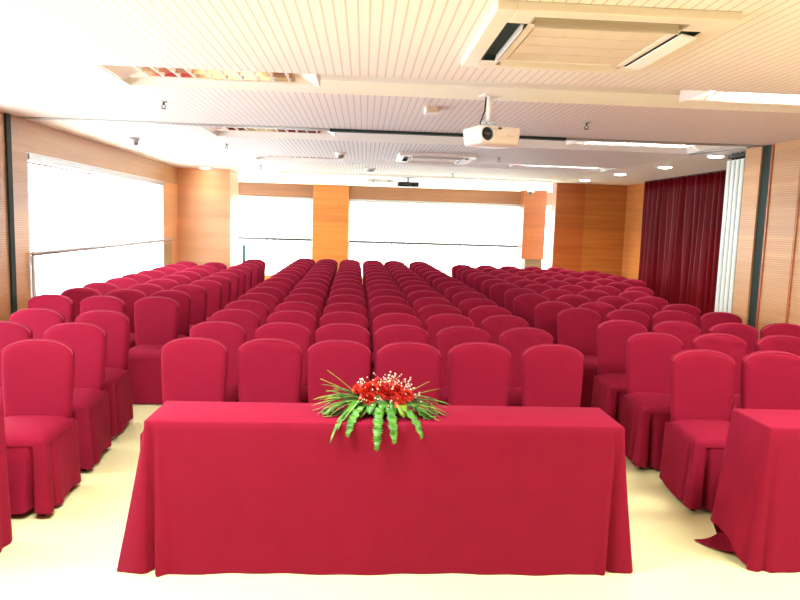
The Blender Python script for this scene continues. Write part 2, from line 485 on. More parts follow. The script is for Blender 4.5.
# ------------------------------------------------------------------ ceiling lamps
def troffer(label, x0, x1, y0, y1, strength_mat):
    cx, cy = (x0+x1)/2, (y0+y1)/2
    t = thing('ceiling_light', label, 'light', (cx, cy, CZ+CD), 0, 'louvred lights recessed in the ceiling')
    w = (x1-x0)/2; h0, h1 = y0-cy, y0-cy+.42
    # tray with sloped ends
    bm = bmesh.new()
    bx(bm, -w, w, h0+.01, h1, -.012, -.002)
    bx(bm, -w, w, h1, h1+.012, -.07, -.002)
    for s in (-1, 1):
        v = [bm.verts.new(p) for p in ((s*w, h0+.01, -.088), (s*(w-.16), h0+.01, -.012), (s*(w-.16), h1, -.012), (s*w, h1, -.088),
                                       (s*(w+.01), h0+.01, -.088), (s*(w+.01), h1, -.088), (s*(w+.01), h0+.01, -.012), (s*(w+.01), h1, -.012))]
        for q in ((0, 1, 2, 3), (0, 3, 5, 4), (4, 5, 7, 6), (1, 6, 7, 2), (0, 4, 6, 1), (3, 2, 7, 5)): bm.faces.new([v[i] for i in q])
    bmesh.ops.recalc_face_normals(bm, faces=bm.faces[:])
    obj('tray', bm, M['cream'], t)
    dim = strength_mat is M['tube_dim']
    obj('reflector', B(-w+.16, w-.16, h0+.02, h1-.01, -.016, -.0121), M['mirror' if dim else 'white'], t)
    bm = bmesh.new()
    k = 0; x = -w+.17
    while x < w-.16:
        bx(bm, x-.006, x+.006, h0+.02, h1-.01, -.066, -.032); x += .105
    obj('louvre', bm, M['white'], t)
    for yy in (.12, .25, .38):
        bm = bmesh.new(); v = [bm.verts.new((sx*(w-.16), h0+yy+dy, z)) for dy, z in ((0, -.030), (.026, -.062), (.028, -.060), (.003, -.028)) for sx in (-1, 1)]
        for q in ((0, 1, 3, 2), (2, 3, 5, 4), (4, 5, 7, 6), (6, 7, 1, 0), (0, 2, 4, 6), (1, 7, 5, 3)): bm.faces.new([v[i] for i in q])
        bmesh.ops.recalc_face_normals(bm, faces=bm.faces[:]); obj('reflector_strip', bm, M['mirror' if dim else 'white'], t)
    for yy in ((.14, .27) if dim else (.08, .21, .34)):
        bm = bmesh.new(); tube(bm, [(-w+.17, h0+yy, -.023), (w-.17, h0+yy, -.023)], .009, 8); obj('lamp_tube', bm, strength_mat, t, True)
ORD = ['nearest', 'second nearest', 'third nearest', 'farthest']
for i, (a, b_) in enumerate(CH):
    troffer('louvred ceiling light on the left, %s of four' % ORD[i], -1.64, -.33, a, b_, M['tube_dim'])
    troffer('louvred ceiling light on the right, %s of four' % ORD[i], 2.2, 3.7, a, b_, M['tube'])
# unseen fill lamps without fixtures, added overhead to brighten the front
for x in (-1.0, 2.8):
    li = bpy.data.lights.new('fill_lamp', 'AREA'); li.shape = 'RECTANGLE'; li.size = 1.3; li.size_y = .5
    li.energy = 36; li.color = (1, .95, .86)
    lo = bpy.data.objects.new('fill_lamp', li); COL.objects.link(lo); lo.location = (x, 2.4, CZ-.02)

def downlight(label, x, y, glow=1.):
    t = thing('downlight', label, 'light', (x, y, CZ), 0, 'round downlights')
    bm = bmesh.new(); lathe(bm, [(.105, 0), (.105, -.006), (.085, -.008), (.08, 0)], 24); obj('trim_ring', bm, M['white'], t, True)
    bm = bmesh.new(); lathe(bm, [(.086, -.006), (.078, -.014), (.04, -.021), (0, -.022)], 24); obj('lamp', bm, M['down'], t)
    li = bpy.data.lights.new('downlight_beam', 'SPOT'); li.energy = 30*glow; li.spot_size = R_(110); li.spot_blend = .7; li.color = (1, .9, .72); li.shadow_soft_size = .05
    lo = bpy.data.objects.new('downlight_beam', li); COL.objects.link(lo); lo.location = (x, y, CZ-.03)
NTH = ['first', 'second', 'third', 'fourth', 'fifth']
for k, (x, y) in enumerate([(-2.64, 7.44), (-2.64, 8.94), (-2.66, 10.4)]):
    downlight('round downlight over the left windows, %s from the camera' % NTH[k], x, y)
for k, (x, y) in enumerate([(4.13, 7.85), (4.22, 9.39), (4.13, 10.84), (4.08, 12.44)]):
    downlight('round downlight beside the curtain, %s from the camera' % NTH[k], x, y)
downlight('downlight glowing just in front of the wide left pillar', -2.95, 12.7, .2)
downlight('downlight above the boxed pipe at the far right', 4.2, 15.6, .03)

# ------------------------------------------------------------------ air conditioners
def cassette(label, x, y, s=1.0, fine=True, green=False):
    t = thing('ceiling_air_conditioner', label, 'air conditioner', (x, y, CZ), 0, 'ceiling air conditioners')
    bm = bmesh.new(); d = -.038
    e = .505
    def rot(k, x0, x1, y0, y1, z0, z1):
        c = [(x0, y0), (x1, y0), (x1, y1), (x0, y1)]
        for _ in range(k): c = [(-b_, a) for a, b_ in c]
        xs = [p[0] for p in c]; ys_ = [p[1] for p in c]
        bx(bm, min(xs)*s, max(xs)*s, min(ys_)*s, max(ys_)*s, z0, z1, .004, 1)
    for k in range(4):
        rot(k, -e, -.425, -e, .425, d, 0)                    # outer rim
        rot(k, -.425, -.335, .33, .425, d, 0)                # corner fillers
        rot(k, -.425, -.335, -.335, -.33, d, 0)
        rot(k, -.335, -.30, -.335, .30, d-.004, 0)            # inner ring
    obj('panel', bm, M['cream'], t)
    bm = bmesh.new()
    bx(bm, -.30*s, .30*s, -.30*s, .30*s, d+.008, d+.02)
    bx(bm, -.292*s, .292*s, -.292*s, .292*s, d, d+.008)
    for k in range(1, 4):
        y0 = (-.30+.15*k)*s; bx(bm, -.297*s, .297*s, y0-.003, y0+.003, d-.0025, d+.006); bx(bm, y0-.003, y0+.003, -.297*s, .297*s, d-.0015, d+.006)
    obj('intake_grille', bm, M['grille'], t)
    for k in range(4):
        bm = bmesh.new(); a0 = [(-.42, -.325), (-.34, -.325), (-.34, .325), (-.42, .325)]
        for _ in range(k): a0 = [(-b_, a) for a, b_ in a0]
        xs = [p[0]*s for p in a0]; ys_ = [p[1]*s for p in a0]
        xa, xb, ya, yb = min(xs), max(xs), min(ys_), max(ys_)
        bx(bm, xa, xb, ya, yb, -.012, -.002)
        for q in ((xa-.004, xa+.002, ya, yb), (xb-.002, xb+.004, ya, yb), (xa, xb, ya-.004, ya+.002), (xa, xb, yb-.002, yb+.004)): bx(bm, *q, d-.0005, -.002)
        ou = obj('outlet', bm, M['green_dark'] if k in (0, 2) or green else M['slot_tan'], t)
        bm = bmesh.new()
        ang = R_(78) if k != 2 else R_(10)
        L_ = .315*s; wv = .034*s if k == 2 else .022*s
        for sgn in (0,):
            v = []
            for (uu, vv) in ((-wv, -L_), (wv, -L_), (wv, L_), (-wv, L_)):
                for dz in (-.003, .003):
                    p = Vector((uu*math.cos(ang), vv, uu*math.sin(ang)-(.03 if k == 2 else .036)+dz))
                    p.x += (-.38 if k == 2 else -.352)*s
                    if k == 2: p.z -= .022
                    q = Matrix.Rotation(k*PI/2, 3, 'Z') @ p
                    v.append(bm.verts.new(q))
            for q in ((0, 2, 4, 6), (1, 7, 5, 3), (0, 1, 3, 2), (2, 3, 5, 4), (4, 5, 7, 6), (6, 7, 1, 0)): bm.faces.new([v[i] for i in q])
        bmesh.ops.recalc_face_normals(bm, faces=bm.faces[:])
        obj('vane', bm, M['white'] if k == 2 else M['cream'], ou)
    return t
cassette('large cream ceiling air conditioner panel at the top of the view', 1.015, 3.28)
cassette('smaller looking white ceiling air conditioner beyond the projector', .93, 9.2, 1.0, False, True)

# ------------------------------------------------------------------ projectors
t = thing('projector', 'white projector with large lens hanging on a short ceiling pole', 'projector', (.87, 4.74, 2.31), R_(17))
bm = bmesh.new(); bx(bm, -.165, .165, -.13, .13, -.06, .065, .022, 3)
for v in bm.verts:
    if v.co.z < -.02: v.co.x *= .93; v.co.y *= .93
    v.co.y -= .035*(1-(v.co.x/.165)**2) if v.co.y < 0 else 0
o = obj('body', bm, M['cream'], t); sharp_by_angle(o, 35)
bm = bmesh.new(); lathe(bm, [(.055, 0), (.055, .03), (.046, .034), (.044, .01)], 28)
o = obj('lens_ring', bm, M['white'], t, True); o.rotation_euler = (PI/2, 0, 0); o.location = (-.108, -.132, .005)
bm = bmesh.new(); lathe(bm, [(.044, 0), (.035, .009), (.02, .014), (0, .016)], 28)
o2 = obj('lens', bm, M['lens'], o, True); o2.location = (0, 0, .013)
obj('maker_mark', B(.04, .085, -.167, -.158, -.004, .006), M['grille'], t)
o = obj('sensor_window', B(-.03, -.008, -.169, -.158, .038, .05), M['dark'], t)
bm = bmesh.new(); bx(bm, -.07, .06, -.03, .07, .065, .078, .003, 1); bx(bm, -.05, -.035, -.01, .05, .078, .10); bx(bm, .025, .04, -.01, .05, .078, .10)
bx(bm, -.055, .045, -.015, .055, .10, .112); obj('bracket', bm, M['grey'], t)
bm = bmesh.new(); tube(bm, [(-.01, .02, .11), (-.01, .02, .285)], .021, 14); obj('pole', bm, M['white'], t, True)
obj('ceiling_plate', B(-.075, .055, -.04, .08, .282, .29), M['white'], t)
bm = bmesh.new(); tube(bm, [(-.05, .06, .06), (-.052, .07, .11), (-.03, .055, .19), (-.028, .045, .288)], .006, 8); obj('cable', bm, M['dark'], t, True)
bm = bmesh.new()
for k in range(7): bx(bm, .166, .169, -.09+k*.028, -.078+k*.028, -.02, .035)
obj('side_vent', bm, M['grille'], t)

t = thing('projector', 'small black projector hung from the far ceiling before the back wall', 'projector', (.86, 13.6, 2.47))
bm = bmesh.new(); bx(bm, -.21, .21, -.16, .16, -.05, .045, .015, 2); obj('body', bm, M['dark'], t)
bm = bmesh.new(); tube(bm, [(0, 0, .045), (0, 0, .13)], .022, 10); obj('pole', bm, M['grey'], t, True)
obj('ceiling_plate', B(-.08, .08, -.08, .08, .12, .13), M['grey'], t)
bm = bmesh.new(); lathe(bm, [(.035, 0), (.035, .01), (0, .012)], 20); o = obj('lens', bm, M['lens'], t, True); o.rotation_euler = (PI/2, 0, 0); o.location = (.09, -.158, 0)

# ------------------------------------------------------------------ little ceiling fittings
def sprinkler(label, x, y, k=1.0):
    t = thing('sprinkler', label, 'sprinkler', (x, y, CZ), 0, 'fire sprinklers')
    bm = bmesh.new(); lathe(bm, [(0, 0), (.035*k, 0), (.03*k, -.008), (.012*k, -.01)], 16); obj('escutcheon', bm, M['grey'], t, True)
    bm = bmesh.new(); tube(bm, [(0, 0, -.008), (0, 0, -.035*k)], .009*k, 8)
    for s in (-1, 1): tube(bm, [(s*.008*k, 0, -.033*k), (s*.02*k, 0, -.045*k), (s*.006*k, 0, -.065*k)], .004*k, 6)
    obj('frame', bm, M['dark'], t, True)
    bm = bmesh.new(); lathe(bm, [(0, -.064*k), (.026*k, -.066*k), (.026*k, -.069*k), (0, -.070*k)], 14); obj('deflector', bm, M['dark'], t, True)
sprinkler('fire sprinkler under the boards beyond the nearest left light', -1.61, 5.55, .85)
sprinkler('fire sprinkler on the ceiling right of the white projector', 1.87, 5.75, .85)
sprinkler('fire sprinkler between the second and third left lights', -1.71, 8.5, .8)
sprinkler('fire sprinkler right of the white air conditioner', 1.76, 8.95, .8)
sprinkler('fire sprinkler beyond the third left light', -1.78, 11.7, .8)
sprinkler('fire sprinkler right of the small black projector', 1.55, 12.0, .8)
sprinkler('fire sprinkler nearest the wooden back pillar', -.49, 14.6, .8)
sprinkler('fire sprinkler before the left back window', -2.35, 15.2, 1.0)

def detector(label, x, y, r=.055, h=.05, mat='white'):
    t = thing('smoke_detector', label, 'detector', (x, y, CZ), 0, 'ceiling detectors')
    bm = bmesh.new(); lathe(bm, [(0, 0), (r, 0), (r, -h*.35), (r*.9, -h*.45), (0, -h*.45)], 20); obj('base', bm, M[mat], t, True)
    bm = bmesh.new(); lathe(bm, [(r*.8, -h*.45), (r*.72, -h*.8), (r*.45, -h), (0, -h)], 20); obj('sensor_head', bm, M['grey'], t, True)
detector('round grey detector on the plaster above the left window', -2.72, 8.2, .06, .09, 'grey')
detector('smoke detector left of the white air conditioner', -.34, 9.05, .07, .08)
detector('pale flat detector near the middle of the far ceiling', .08, 11.5, .09, .06)
t = thing('ceiling_speaker', 'cream box fixture on the ceiling left of the white projector', 'detector', (.5, 5.33, CZ))
bm = bmesh.new(); bx(bm, -.055, .055, -.06, .06, -.05, 0, .012, 2); obj('housing', bm, M['cream'], t)
bm = bmesh.new()
for k in range(5): bx(bm, -.042, .042, -.066, -.059, -.044+k*.009, -.039+k*.009)
obj('vent', bm, M['grille'], t)
t = thing('ceiling_emergency_lamp', 'white twin emergency lamp box on the far ceiling', 'light', (.33, 14.4, CZ))
bm = bmesh.new(); bx(bm, -.28, .28, -.06, .06, -.06, 0, .01, 2); obj('housing', bm, M['white'], t)
for s in (-1, 1):
    bm = bmesh.new(); tube(bm, [(s*.16, -.06, -.035), (s*.16, -.09, -.04)], .025, 10); obj('lamp_head', bm, M['grey'], t, True)
t = thing('ceiling_security_camera', 'white dome camera above the boxed pipe at the far right', 'camera', (4.0, 16.2, CZ))
bm = bmesh.new(); lathe(bm, [(0, 0), (.09, 0), (.09, -.05), (.07, -.06)], 18); obj('base', bm, M['white'], t, True)
bm = bmesh.new(); lathe(bm, [(.068, -.055), (.06, -.09), (.035, -.12), (0, -.13)], 18); obj('dome', bm, M['dark'], t, True)

# stanchion and ledge in the far left corner
t = thing('stanchion_post', 'slim dark teal post standing by the left back window', 'post', (-2.74, 15.6, 0))
bm = bmesh.new(); lathe(bm, [(0, 0), (.15, 0), (.15, .015), (.03, .03)], 20); obj('base', bm, M['teal'], t, True)
bm = bmesh.new(); bx(bm, -.032, .032, -.032, .032, .02, 1.09, .006, 1); obj('pole', bm, M['teal'], t)
bm = bmesh.new(); bx(bm, -.35, .30, -.6, .6, 0, .8, .05, 3)
o = obj('wooden_cabinet', bm, M['wood'], None); o.location = (-3.1, 14.7, 0)
tag(o, 'low wooden cabinet half hidden behind the left pillar', 'cabinet')

# ------------------------------------------------------------------ banquet chair
def chair_back(seed, crease):
    """padded back in a tight cover: arched top, round shoulders, leaning backwards"""
    rnd = random.Random(seed); bm = bmesh.new()
    z0, zs, zt = .44, .845, .93
    def half(z): return .189+.019*min(1, (z-z0)/.3)
    out = []
    nside, narc = 6, 22
    for i in range(nside): z = z0+(zs-z0)*i/nside; out.append((half(z), z))
    for i in range(narc+1):
        a = PI*i/narc; c = math.cos(a); s = math.sin(a); p = 2/3.1
        hx = half(zs)*math.copysign(abs(c)**p, c); hz = (zt-.02-zs)*abs(s)**(2/2.4)
        hz += .02*max(0, 1-(abs(hx)/.19)**2)
        out.append((hx, zs+hz))
    for i in range(nside): z = zs-(zs-z0)*(i+1)/nside; out.append((-half(z), z))
    cz = .68; tt = .036
    lean = lambda z: .10*(z-.93)                 # the top leans back
    ph = rnd.uniform(0, 6)
    def ring(s, y):
        r = []
        for x, z in out:
            X = x*s; Z = cz+(z-cz)*s
            Y = y+lean(Z)-.12*X*X*1.2             # slightly cupped
            if crease and Z > .80:
                k = (Z-.80)/.13
                Y += (crease*.012*math.sin(Z*95+X*9+ph)+crease*.006*math.sin(X*40+Z*60+ph))*k*min(1, (1-s)*8+.35)
            r.append(bm.verts.new((X, Y, Z)))
        return r
    spec = [(.35, tt*1.12), (.7, tt*1.1), (.9, tt), (.965, tt*.78), (1., tt*.3), (1.0, -tt*.35), (.965, -tt*.85), (.9, -tt*1.12), (.8, -tt*1.2), (.6, -tt*1.25), (.35, -tt*1.25)]
    rings = [ring(s, y) for s, y in spec]
    n = len(out)
    for a, b_ in zip(rings, rings[1:]):
        for k in range(n): bm.faces.new((a[k], b_[k], b_[(k+1) % n], a[(k+1) % n]))
    bm.faces.new(rings[0]); bm.faces.new(rings[-1][::-1])
    bmesh.ops.recalc_face_normals(bm, faces=bm.faces[:])
    pip = [(x*.985, -tt*.72+lean(cz+(z-cz)*.985)-.144*x*x, cz+(z-cz)*.985) for x, z in out[6:-7]]
    return bm, pip

def seat_bm():
    bm = bmesh.new(); nx, ny = 12, 12
    w, y0, y1 = .211, -.475, -.02
    top = []
    for j in range(ny+1):
        row = []
        for i in range(nx+1):
            u, v = i/nx*2-1, j/ny*2-1
            # squircle plan
            X = u*math.sqrt(1-v*v*.10)*w; Y = (y0+y1)/2+v*math.sqrt(1-u*u*.10)*(y1-y0)/2
            d = max(abs(u), abs(v))
            Z = .487-.034*d**6-.010*(u*u+v*v)/2
            row.append(bm.verts.new((X, Y, Z)))
        top.append(row)
    for a, b_ in zip(top, top[1:]):
        for i in range(nx): bm.faces.new((a[i], a[i+1], b_[i+1], b_[i]))
    rim = [e for e in bm.edges if len(e.link_faces) == 1]
    r = bmesh.ops.extrude_edge_only(bm, edges=rim)
    for v in [g for g in r['geom'] if isinstance(g, bmesh.types.BMVert)]: v.co.z = .415
    bmesh.ops.recalc_face_normals(bm, faces=bm.faces[:])
    return bm

def skirt_bm(pleated, seed=0, zbot=.012):
    """cover skirt from the seat edge to the floor; pleated ones open in box pleats at the corners"""
    rnd = random.Random(seed)
    w, y0, y1 = .206, -.468, .0
    pts = []
    def edge(ax, ay, bx_, by_, nx, ny, n):
        for i in range(n): pts.append((ax+(bx_-ax)*i/n, ay+(by_-ay)*i/n, nx, ny, i/n))
    N1 = 56
    edge(-w, y0, w, y0, 0, -1, N1); edge(w, y0, w, y1, 1, 0, N1); edge(w, y1, -w, y1, 0, 1, 24); edge(-w, y1, -w, y0, -1, 0, N1)
    n = len(pts)
    # smooth the normals around the corners
    nm = []
    for k in range(n):
        sx = sy = 0
        for d in range(-4, 5):
            q = pts[(k+d) % n]; sx += q[2]; sy += q[3]
        l = math.hypot(sx, sy); nm.append((sx/l, sy/l))
    corners = [0, N1, 2*N1+24]            # front left, front right, and the rear ones
    rear = [2*N1, 2*N1+24]
    step = .0078
    bm = bmesh.new(); rows = []; nz = 14
    for j in range(nz+1):
        t = j/nz; row = []
        for k in range(n):
            x, y, _, _, u = pts[k]; nx, ny = nm[k]
            fl = .007*t
            zb = zbot
            if pleated:
                fl = .015*t
                g = 0
                for c in (0, N1):
                    d = ((k-c+n/2) % n)-n/2
                    ds = d*step
                    # two inverted pleats either side of each front corner, a full fold between them
                    for off, dep, wid in ((.085, .085, .016), (-.085, .085, .016)):
                        g -= dep*math.exp(-((ds-off)/wid)**2)
                    g += .021*math.exp(-(ds/.055)**2)
                    for off in (.135, -.135):
                        g += .010*math.exp(-((ds-off)/.035)**2)
                fl += g*(t**.75)
                fl += .003*math.sin(k*.17+seed)*t
                zb = zbot+.022+.010*math.sin(k*.13+seed*2)
            else:
                fl += .003*math.sin(k*.21+seed)*t
            row.append(bm.verts.new((x+nx*fl, y+ny*fl, .437+(zb-.437)*t)))
        rows.append(row)
    for a, b_ in zip(rows, rows[1:]):
        for k in range(n): bm.faces.new((a[k], b_[k], b_[(k+1) % n], a[(k+1) % n]))
    bmesh.ops.recalc_face_normals(bm, faces=bm.faces[:])
    return bm

def make_chair(kind, seed, crease):
    t = thing('banquet_chair', 'x', 'chair')
    bmb, pip = chair_back(seed, crease)
    bk = obj('backrest', bmb, M['red'], t, True)
    bm = bmesh.new(); tube(bm, pip, .0026, 6); obj('piping', bm, M['pipe'], bk, True)
    obj('seat', seat_bm(), M['red'], t, True)
    obj('skirt', skirt_bm(kind == 'pleated', seed), M['red'], t, True)
    if kind == 'pleated':
        for sx in (-.17, .17):
            for y in (-.42, -.02):
                bm = bmesh.new(); tube(bm, [(sx, y, 0), (sx*.97, y, .43)], .012, 8); obj('leg', bm, M['dark'], t, True)
    return t

protos = {}
for kind in ('pleated', 'straight'):
    for i, cr in enumerate((0, .5, 1.0, 0, .9)):
        protos[(kind, i)] = make_chair(kind, i*3+1, cr)
used = set()
NTHS = ['first', 'second', 'third', 'fourth', 'fifth', 'sixth', 'seventh', 'eighth', 'ninth', 'tenth', 'eleventh', 'twelfth', 'thirteenth', 'fourteenth', 'fifteenth']
def place(x, y, rz, label, group, kind='straight', var=None):
    v = random.choice((0, 0, 1, 2, 3, 4)) if var is None else var
    key = (kind, v); p = protos[key]
    loc = (x+random.uniform(-.006, .006), y+random.uniform(-.03, .03), 0)
    rz = rz+random.uniform(-.022, .022)
    if key not in used:
        used.add(key); p.location = loc; p.rotation_euler = (0, 0, rz); p['label'] = label; p['group'] = group
        return p
    return dup(p, loc, rz, label, group)

# middle block
CY = [4.33, 5.05, 5.74, 6.39, 7.07, 7.74, 8.39, 9.04, 9.71, 10.38, 11.04, 11.7, 12.36, 13.02, 13.7]
CXF = [-1.06, -.58, -.135, .315, .785, 1.275]; CXR = [-1.18, -.73, -.26, .20, .64, 1.12]
for r, y in enumerate(CY):
    k = r/(len(CY)-1)
    for c in range(6):
        place(CXF[c]+(CXR[c]-CXF[c])*k+(.03 if c == 5 and r > 4 else 0), y, 0,
              'crimson covered chair in the middle block, %s row from the front, %s from its left' % (NTHS[r], NTHS[c]),
              'covered chairs of the middle block', 'straight', 2 if (r, c) == (0, 1) else (0 if r == 0 else None))
# left block
LB = [(4.11, [-1.95]), (4.82, [-2.01, -2.52]), (5.48, [-2.08, -2.6, -3.11]), (6.47, [-1.96, -2.45, -2.93]), (7.12, [-2.0, -2.46, -2.92]),
      (7.74, [-1.97, -2.45, -2.95]), (8.35, [-1.93, -2.46, -2.95]), (9.0, [-1.95, -2.47, -2.97]), (9.66, [-1.97, -2.5, -2.99]),
      (10.33, [-1.98, -2.54, -3.0]), (11.0, [-2.0, -2.55, -3.02]), (11.7, [-2.0, -2.56, -3.04]), (12.32, [-2.03]), (12.95, [-2.07])]
for r, (y, xs) in enumerate(LB):
    for c, x in enumerate(xs):
        place(x, y, R_(3) if r < 3 else 0, 'crimson covered chair in the left block, %s row from the front, %s from the aisle' % (NTHS[r], NTHS[c]),
              'covered chairs of the left block', 'pleated' if r < 3 else 'straight')
# right block
RB = [(4.25, [2.25, 2.74]), (4.96, [2.24, 2.75, 3.25]), (5.6, [2.23, 2.72, 3.21, 3.7]), (6.37, [2.12, 2.59, 3.05, 3.51]),
      (6.95, [2.02, 2.49, 2.95, 3.41]), (7.67, [1.97, 2.47, 2.93, 3.4]), (8.38, [2.0, 2.47, 2.94, 3.47])]
RB += [(y, [1.94+.464*k for k in range(n_)]) for y, n_ in ((9.02, 5), (9.7, 5), (10.35, 6), (11.0, 6), (11.65, 6), (12.3, 6), (13.0, 5))]
for r, (y, xs) in enumerate(RB):
    for c, x in enumerate(xs):
        place(x, y, R_(-4) if r < 3 else 0, 'crimson covered chair in the right block, %s row from the front, %s from the aisle' % (NTHS[r], NTHS[c]),
              'covered chairs of the right block', 'pleated' if r < 3 else 'straight')
for key, p in protos.items():
    if key not in used:
        for ch in list(p.children_recursive): bpy.data.objects.remove(ch)
        bpy.data.objects.remove(p)

# ------------------------------------------------------------------ draped tables
def tablecloth(x0, x1, y0, y1, zt, flare_l, flare_r, lift_left=False, seed=0):
    bm = bmesh.new(); pts = []
    cx, cy = (x0+x1)/2, (y0+y1)/2
    X0, X1, Y0, Y1 = x0-cx, x1-cx, y0-cy, y1-cy
    st = .012
    def run(a, b_, nx, ny, tagc):
        a = Vector(a); b_ = Vector(b_); n = max(8, int((b_-a).length/st))
        for i in range(n): pts.append((a+(b_-a)*i/n, nx, ny, tagc, (b_-a).length*i/n, (b_-a).length*(1-i/n)))
    run((X0, Y0), (X1, Y0), 0, -1, 'f'); run((X1, Y0), (X1, Y1), 1, 0, 'r'); run((X1, Y1), (X0, Y1), 0, 1, 'b'); run((X0, Y1), (X0, Y0), -1, 0, 'l')
    n = len(pts); nm = []
    for k in range(n):
        sx = sy = 0
        for d in range(-3, 4):
            q = pts[(k+d) % n]; sx += q[1]; sy += q[2]
        l = math.hypot(sx, sy); nm.append((sx/l, sy/l))
    rows = []; nz = 22
    # rounded top edge, then the drop
    prof = [(-.006, 0), (-.001, -.002), (.003, -.008)]
    zz = [(o_, z_, 0) for o_, z_ in prof]+[(.004, -.008-(zt-.012)*j/nz, j/nz) for j in range(1, nz+1)]
    for off, dz, t in zz:
        row = []
        for k in range(n):
            p, _, _, tg, da, db = pts[k]; nx, ny = nm[k]
            fl = 0; lift = 0
            if tg == 'f':
                fl = .016*t+.007*math.sin(da*7+seed)*t*t+.004*math.sin(da*23+seed*2)*t
                # the loose cloth of the corner folds out beyond the flat front panel
                for dd, F_ in ((da, flare_l), (db, flare_r)):
                    fl -= F_*.38*(t**.7)*math.exp(-((dd-.03)/.014)**2)
                    fl += F_*.16*t*math.exp(-((dd-.065)/.02)**2)
            elif tg == 'b':
                fl = .02*t+.008*math.sin(da*9+seed)*t*t
            else:
                dfront = da if tg == 'r' else db
                F_ = flare_r if tg == 'r' else flare_l
                fl = F_*(t**1.1)*(.55+.45*math.exp(-(dfront/.10)**2))
                fl += -F_*.55*(t**.8)*math.exp(-((dfront-.035)/.012)**2)      # the crease just behind the corner
                fl += (.08 if lift_left and tg == 'l' else .22)*F_*math.sin(dfront*62+seed)*t*min(1, dfront/.05)
                if lift_left and tg == 'l':
                    lift = .115*max(0, math.sin(min(1, max(0, dfront-.03)/.16)*PI/2))
                    fl += .05*t*min(1, dfront/.15)
            z = zt+dz+lift*t*t
            row.append(bm.verts.new((p.x+nx*(off+fl), p.y+ny*(off+(min(fl, .016*t) if tg in 'lr' else fl)), max(.004, z))))
        rows.append(row)
    for a, b_ in zip(rows, rows[1:]):
        for k in range(n): bm.faces.new((a[k], b_[k], b_[(k+1) % n], a[(k+1) % n]))
    bm.faces.new(rows[0])
    if lift_left:
        # the loose hem lying on the floor beside the corner
        prev = None
        for i in range(13):
            u = i/12; row = []
            for j in range(7):
                v = j/6
                x = X0-.02-.15*u*(1-.15*v)+.02*math.sin(v*4); y = Y0+.20+.12*u+(v-.5)*.22*(1-u)**.8
                z = .006+.022*math.sin(PI*v)*(1-u)+.05*(1-u)**3
                row.append(bm.verts.new((x, y, z)))
            if prev:
                for j in range(6): bm.faces.new((prev[j], row[j], row[j+1], prev[j+1]))
            prev = row
    bmesh.ops.recalc_face_normals(bm, faces=bm.faces[:])
    o = obj('tablecloth', bm, M['table_red'], None, True); o.location = (cx, cy, 0)
    return o
TZ = .75
o = tablecloth(-1.0, 1.285, 3.10, 3.445, TZ, .168, .10, False, 1)
tag(o, 'long crimson tablecloth draped to the floor over the central table', 'tablecloth', 'floor-length crimson tablecloths')
o = tablecloth(2.035, 4.0, 3.125, 3.465, TZ, .05, .08, True, 2)
tag(o, 'crimson tablecloth with its corner trailing on the floor at right edge', 'tablecloth', 'floor-length crimson tablecloths')
o = tablecloth(-3.2, -1.80, 3.1, 3.40, TZ, .06, .03, False, 3)
tag(o, 'crimson tablecloth cut off by the left edge, before the left chairs', 'tablecloth', 'floor-length crimson tablecloths')
t = thing('folding_table', 'tan-legged table under the right-hand crimson cloth with trailing corner', 'table', (3.0, 3.295, 0))
obj('tabletop', B(-.94, .97, -.155, .155, TZ-.04, TZ-.006), M['tan'], t)
for sx in (-.86, .9):
    obj('leg', B(sx-.035, sx+.035, -.13, .13, 0, TZ-.04), M['tan'], t)

# ------------------------------------------------------------------ flower arrangement
t = thing('flower_arrangement', 'low centrepiece of red carnations, white sprays and ferns on central table', 'flowers', (.10, 3.27, TZ))
bm = bmesh.new(); bx(bm, -.11, .11, -.05, .05, 0, .06, .012, 2); obj('foam_block', bm, M['foam'], t)
rf = random.Random(3)
def curve_pts(p0, d, length, droop, n=9, edge=None):
    pts = [Vector(p0)]; d = Vector(d).normalized(); st = length/n
    for i in range(n):
        d = (d+Vector((0, 0, -droop/n))).normalized(); q = pts[-1]+d*st
        if q.z < .006 and (q.y > -.165): q.z = .006
        if q.y < -.165 and q.z < .01 and edge: q.y = min(q.y, -.187)
        pts.append(q)
    return pts
def blade(pts, w, serr=0., fold=.25):
    """leaf along a curve; serr cuts the margin into fern leaflets"""
    bm = bmesh.new(); n = len(pts); L0 = []; Lc = []; L1 = []
    sub = 5 if serr else 1
    P = []
    for i in range(n-1):
        for s in range(sub): P.append(pts[i].lerp(pts[i+1], s/sub))
    P.append(pts[-1]); n = len(P)
    for i, p in enumerate(P):
        d = (P[min(i+1, n-1)]-P[max(i-1, 0)]).normalized(); s = d.cross(Vector((0, 0, 1)))
        if s.length < .05: s = Vector((1, 0, 0))
        s.normalize(); up = s.cross(d)
        u = i/(n-1); ww = w*(math.sin(PI*min(1, u*.86+.12))**.5)
        if u > .98: ww = .0006
        if serr: ww *= (1-serr*(.5+.5*math.cos(i*PI)))*(1+.12*math.sin(i*.9)); p = p+up*.004*math.sin(i*.8)
        L0.append(bm.verts.new(p+s*ww+up*ww*fold)); Lc.append(bm.verts.new(p)); L1.append(bm.verts.new(p-s*ww+up*ww*fold))
    for i in range(n-1):
        bm.faces.new((L0[i], L0[i+1], Lc[i+1], Lc[i])); bm.faces.new((Lc[i], Lc[i+1], L1[i+1], L1[i]))
    return bm
def leaf(name, mat, p0, d, length, droop, w, serr=0., edge=None):
    o = obj(name, blade(curve_pts(p0, d, length, droop, edge=edge), w, serr), M[mat], t, True)
    so = o.modifiers.new('thick', 'SOLIDIFY'); so.thickness = .0012
    return o
